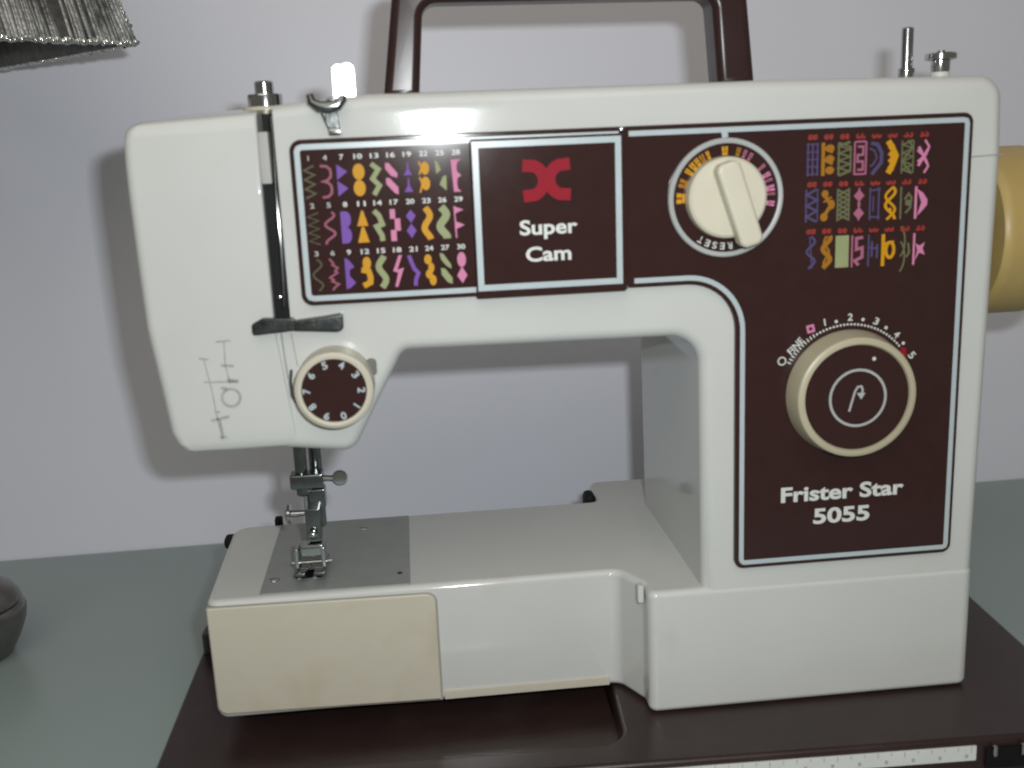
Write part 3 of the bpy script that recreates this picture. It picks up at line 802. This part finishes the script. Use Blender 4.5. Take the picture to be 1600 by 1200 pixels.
tp = slab('bracket_plate', rpoly([(-0.1336, 0.3235, 0.0005), (-0.1233, 0.3222, 0.0010), (-0.1232, 0.3375, 0.0020), (-0.1245, 0.3402, 0.0015), (-0.1275, 0.3404, 0.0010), (-0.1292, 0.3394, 0.0008), (-0.1310, 0.3400, 0.0010), (-0.1336, 0.3382, 0.0015)]), 0.0186, 0.0200, BRIGHT, tb, bevel=0.0004)
tp.rotation_euler = (math.radians(-1.6), 0, math.radians(4.2))
# carry handle
hp = []
hz = 0.3245
outer = rpoly([(-0.1118, hz), (-0.1036, 0.3795, 0.010), (0.0608, 0.3770, 0.010), (0.0660, hz)])
inner = rpoly([(0.0482, hz), (0.0448, 0.3655, 0.006), (-0.0910, 0.3668, 0.007), (-0.0950, hz)])
handle = slab('carry_handle', outer + inner, 0.0400, 0.0620, HANDLE, sm, bevel=0.0042, res=5)
# spool pin and bobbin winder
lathe('spool_pin', [(0, 0.0236), (0.0022, 0.0236), (0.0029, 0.0230), (0.0029, 0.0046), (0.0040, 0.0042), (0.0040, 0.0), (0.0034, -0.002)], (0.1453, 0.050, 0.3258), CHROME, sm, n=28)
bw = lathe('bobbin_winder', [(0, 0.0122), (0.0018, 0.0122), (0.0024, 0.0112), (0.0070, 0.0110), (0.0076, 0.0104), (0.0076, 0.0080), (0.0046, 0.0072), (0.0045, 0.0030), (0.0036, 0.0), (0.0036, -0.003)], (0.1628, 0.050, 0.3258), CHROME, sm, n=32)
lathe('winder_washer', [(0, 0.0028), (0.0040, 0.0028), (0.0046, 0.0018), (0.0046, -0.003)], (0.1628, 0.050, 0.3252), PRINT, bw, n=28)
# hand wheel on the right
hw = lathe('hand_wheel', [(0, 0.0), (0.0300, 0.0), (0.0420, 0.001), (0.0436, 0.003), (0.0440, 0.006), (0.0440, 0.030), (0.0430, 0.034), (0.0400, 0.036), (0.0, 0.036)], (0.1880, 0.070, 0.2460), WHEEL, sm, axis='X', n=72)
lathe('wheel_hub', [(0, -0.022), (0.030, -0.022), (0.030, 0.001), (0, 0.001)], (0.1880, 0.070, 0.2460), BROWN, hw, axis='X', n=48)

# ------------------------------------------------------------------ table lamp at the left: pewter foot, square silver shade
LX, LY = -0.394, 0.176
LZ = 0.3652
lamp = empty('table_lamp', (LX, LY, 0), 'table lamp with rounded dark pewter foot and square silver wire shade', 'lamp')
lathe('lamp_foot', [(0, 0.0004), (0.022, 0.0004), (0.0245, 0.002), (0.0300, 0.012), (0.0340, 0.022), (0.0350, 0.029), (0.0338, 0.0325), (0.0318, 0.0340), (0, 0.0342)], (LX, LY, 0), POTM, lamp, n=48)
lathe('foot_cap', [(0.0316, 0.0342), (0.0328, 0.0356), (0.0322, 0.0385), (0.0285, 0.0440), (0.0200, 0.0490), (0.0090, 0.0520), (0.0055, 0.0600), (0.0048, 0.20), (0.0048, 0.40), (0, 0.40)], (LX, LY, 0), POTM, lamp, n=48)
HALF = 0.1445                       # half diagonal of the lower edge
SA = math.radians(-2.5)
def corner_pt(k, z, out=0.0):
    r = HALF - (z - LZ) * 0.30 + out
    a = SA + k * PI / 2
    return Vector((LX + r * math.cos(a), LY + r * math.sin(a), z))
def side_pt(k, t, z, out=0.0):
    return corner_pt(k, z, out).lerp(corner_pt(k + 1, z, out), t)
bm = bmesh.new()
Z1 = LZ + 0.16
O = [[bm.verts.new(corner_pt(k, z)) for k in range(4)] for z in (LZ, Z1)]
I = [[bm.verts.new(corner_pt(k, z, -0.004)) for k in range(4)] for z in (LZ, Z1)]
for k in range(4):
    j = (k + 1) % 4
    bm.faces.new((O[0][k], O[0][j], O[1][j], O[1][k]))
    bm.faces.new((I[0][k], I[1][k], I[1][j], I[0][j]))
    bm.faces.new((O[0][k], I[0][k], I[0][j], O[0][j]))
    bm.faces.new((O[1][k], O[1][j], I[1][j], I[1][k]))
put('shade', from_bm(bm), ORND, lamp, smooth=False)
def prism(bm, P, rad, n=6):
    rr = []
    for p in P:
        rr.append([bm.verts.new(p + Vector((math.cos(2 * PI * i / n) * rad, math.sin(2 * PI * i / n) * rad, 0))) for i in range(n)])
    for q, s2 in zip(rr, rr[1:]):
        for i in range(n):
            bm.faces.new((q[i], q[(i + 1) % n], s2[(i + 1) % n], s2[i]))
    bm.faces.new(rr[0]); bm.faces.new(rr[-1])
bm = bmesh.new()
for k in range(4):
    for j in range(105):
        if random.random() < 0.10:
            continue
        t = (j + 0.5 + random.uniform(-.4, .4)) / 105
        w = random.uniform(0.0005, 0.0013)
        t2 = min(0.995, max(0.005, t + random.uniform(-.012, .012)))
        t3 = min(0.995, max(0.005, t2 + random.uniform(-.012, .012)))
        prism(bm, [side_pt(k, t, LZ + 0.001, 0.0006), side_pt(k, t2, LZ + 0.05, 0.0006), side_pt(k, t3, Z1, 0.0006)], w, 6)
wires = put('shade_wires', from_bm(bm), ORN, lamp)
wires['kind'] = 'stuff'
# hem and corner ridges bound with wire turns, each turn catching the light
bm = bmesh.new()
def turns(A, B, n, r0):
    for i in range(n):
        c = A.lerp(B, (i + 0.5) / n) + Vector((random.uniform(-1, 1), random.uniform(-1, 1), random.uniform(-1, 1))) * r0 * 0.25
        m4 = Matrix.Translation(c) @ Matrix.Rotation(random.uniform(0, PI), 4, Vector((random.random(), random.random(), random.random() + .1)).normalized()) @ Matrix.Diagonal((r0 * random.uniform(.9, 1.7), r0 * random.uniform(.6, 1.1), r0 * random.uniform(.7, 1.2), 1))
        bmesh.ops.create_icosphere(bm, subdivisions=1, radius=1.0, matrix=m4)
for k in range(4):
    turns(corner_pt(k, LZ + 0.0005), corner_pt(k + 1, LZ + 0.0005), 110, 0.0019)
    turns(corner_pt(k, LZ), corner_pt(k, Z1), 90, 0.0017)
me = bpy.data.meshes.new('hem'); bm.to_mesh(me); bm.free()
hem = put('shade_hem', me, HEM, lamp, angle=60, wn=False)
hem['kind'] = 'stuff'
for k in range(2):
    put('shade_spoke', tube_mesh([corner_pt(k, LZ + 0.014, -0.003), corner_pt(k + 2, LZ + 0.014, -0.003)], 0.0015, 8), DCHROME, lamp)
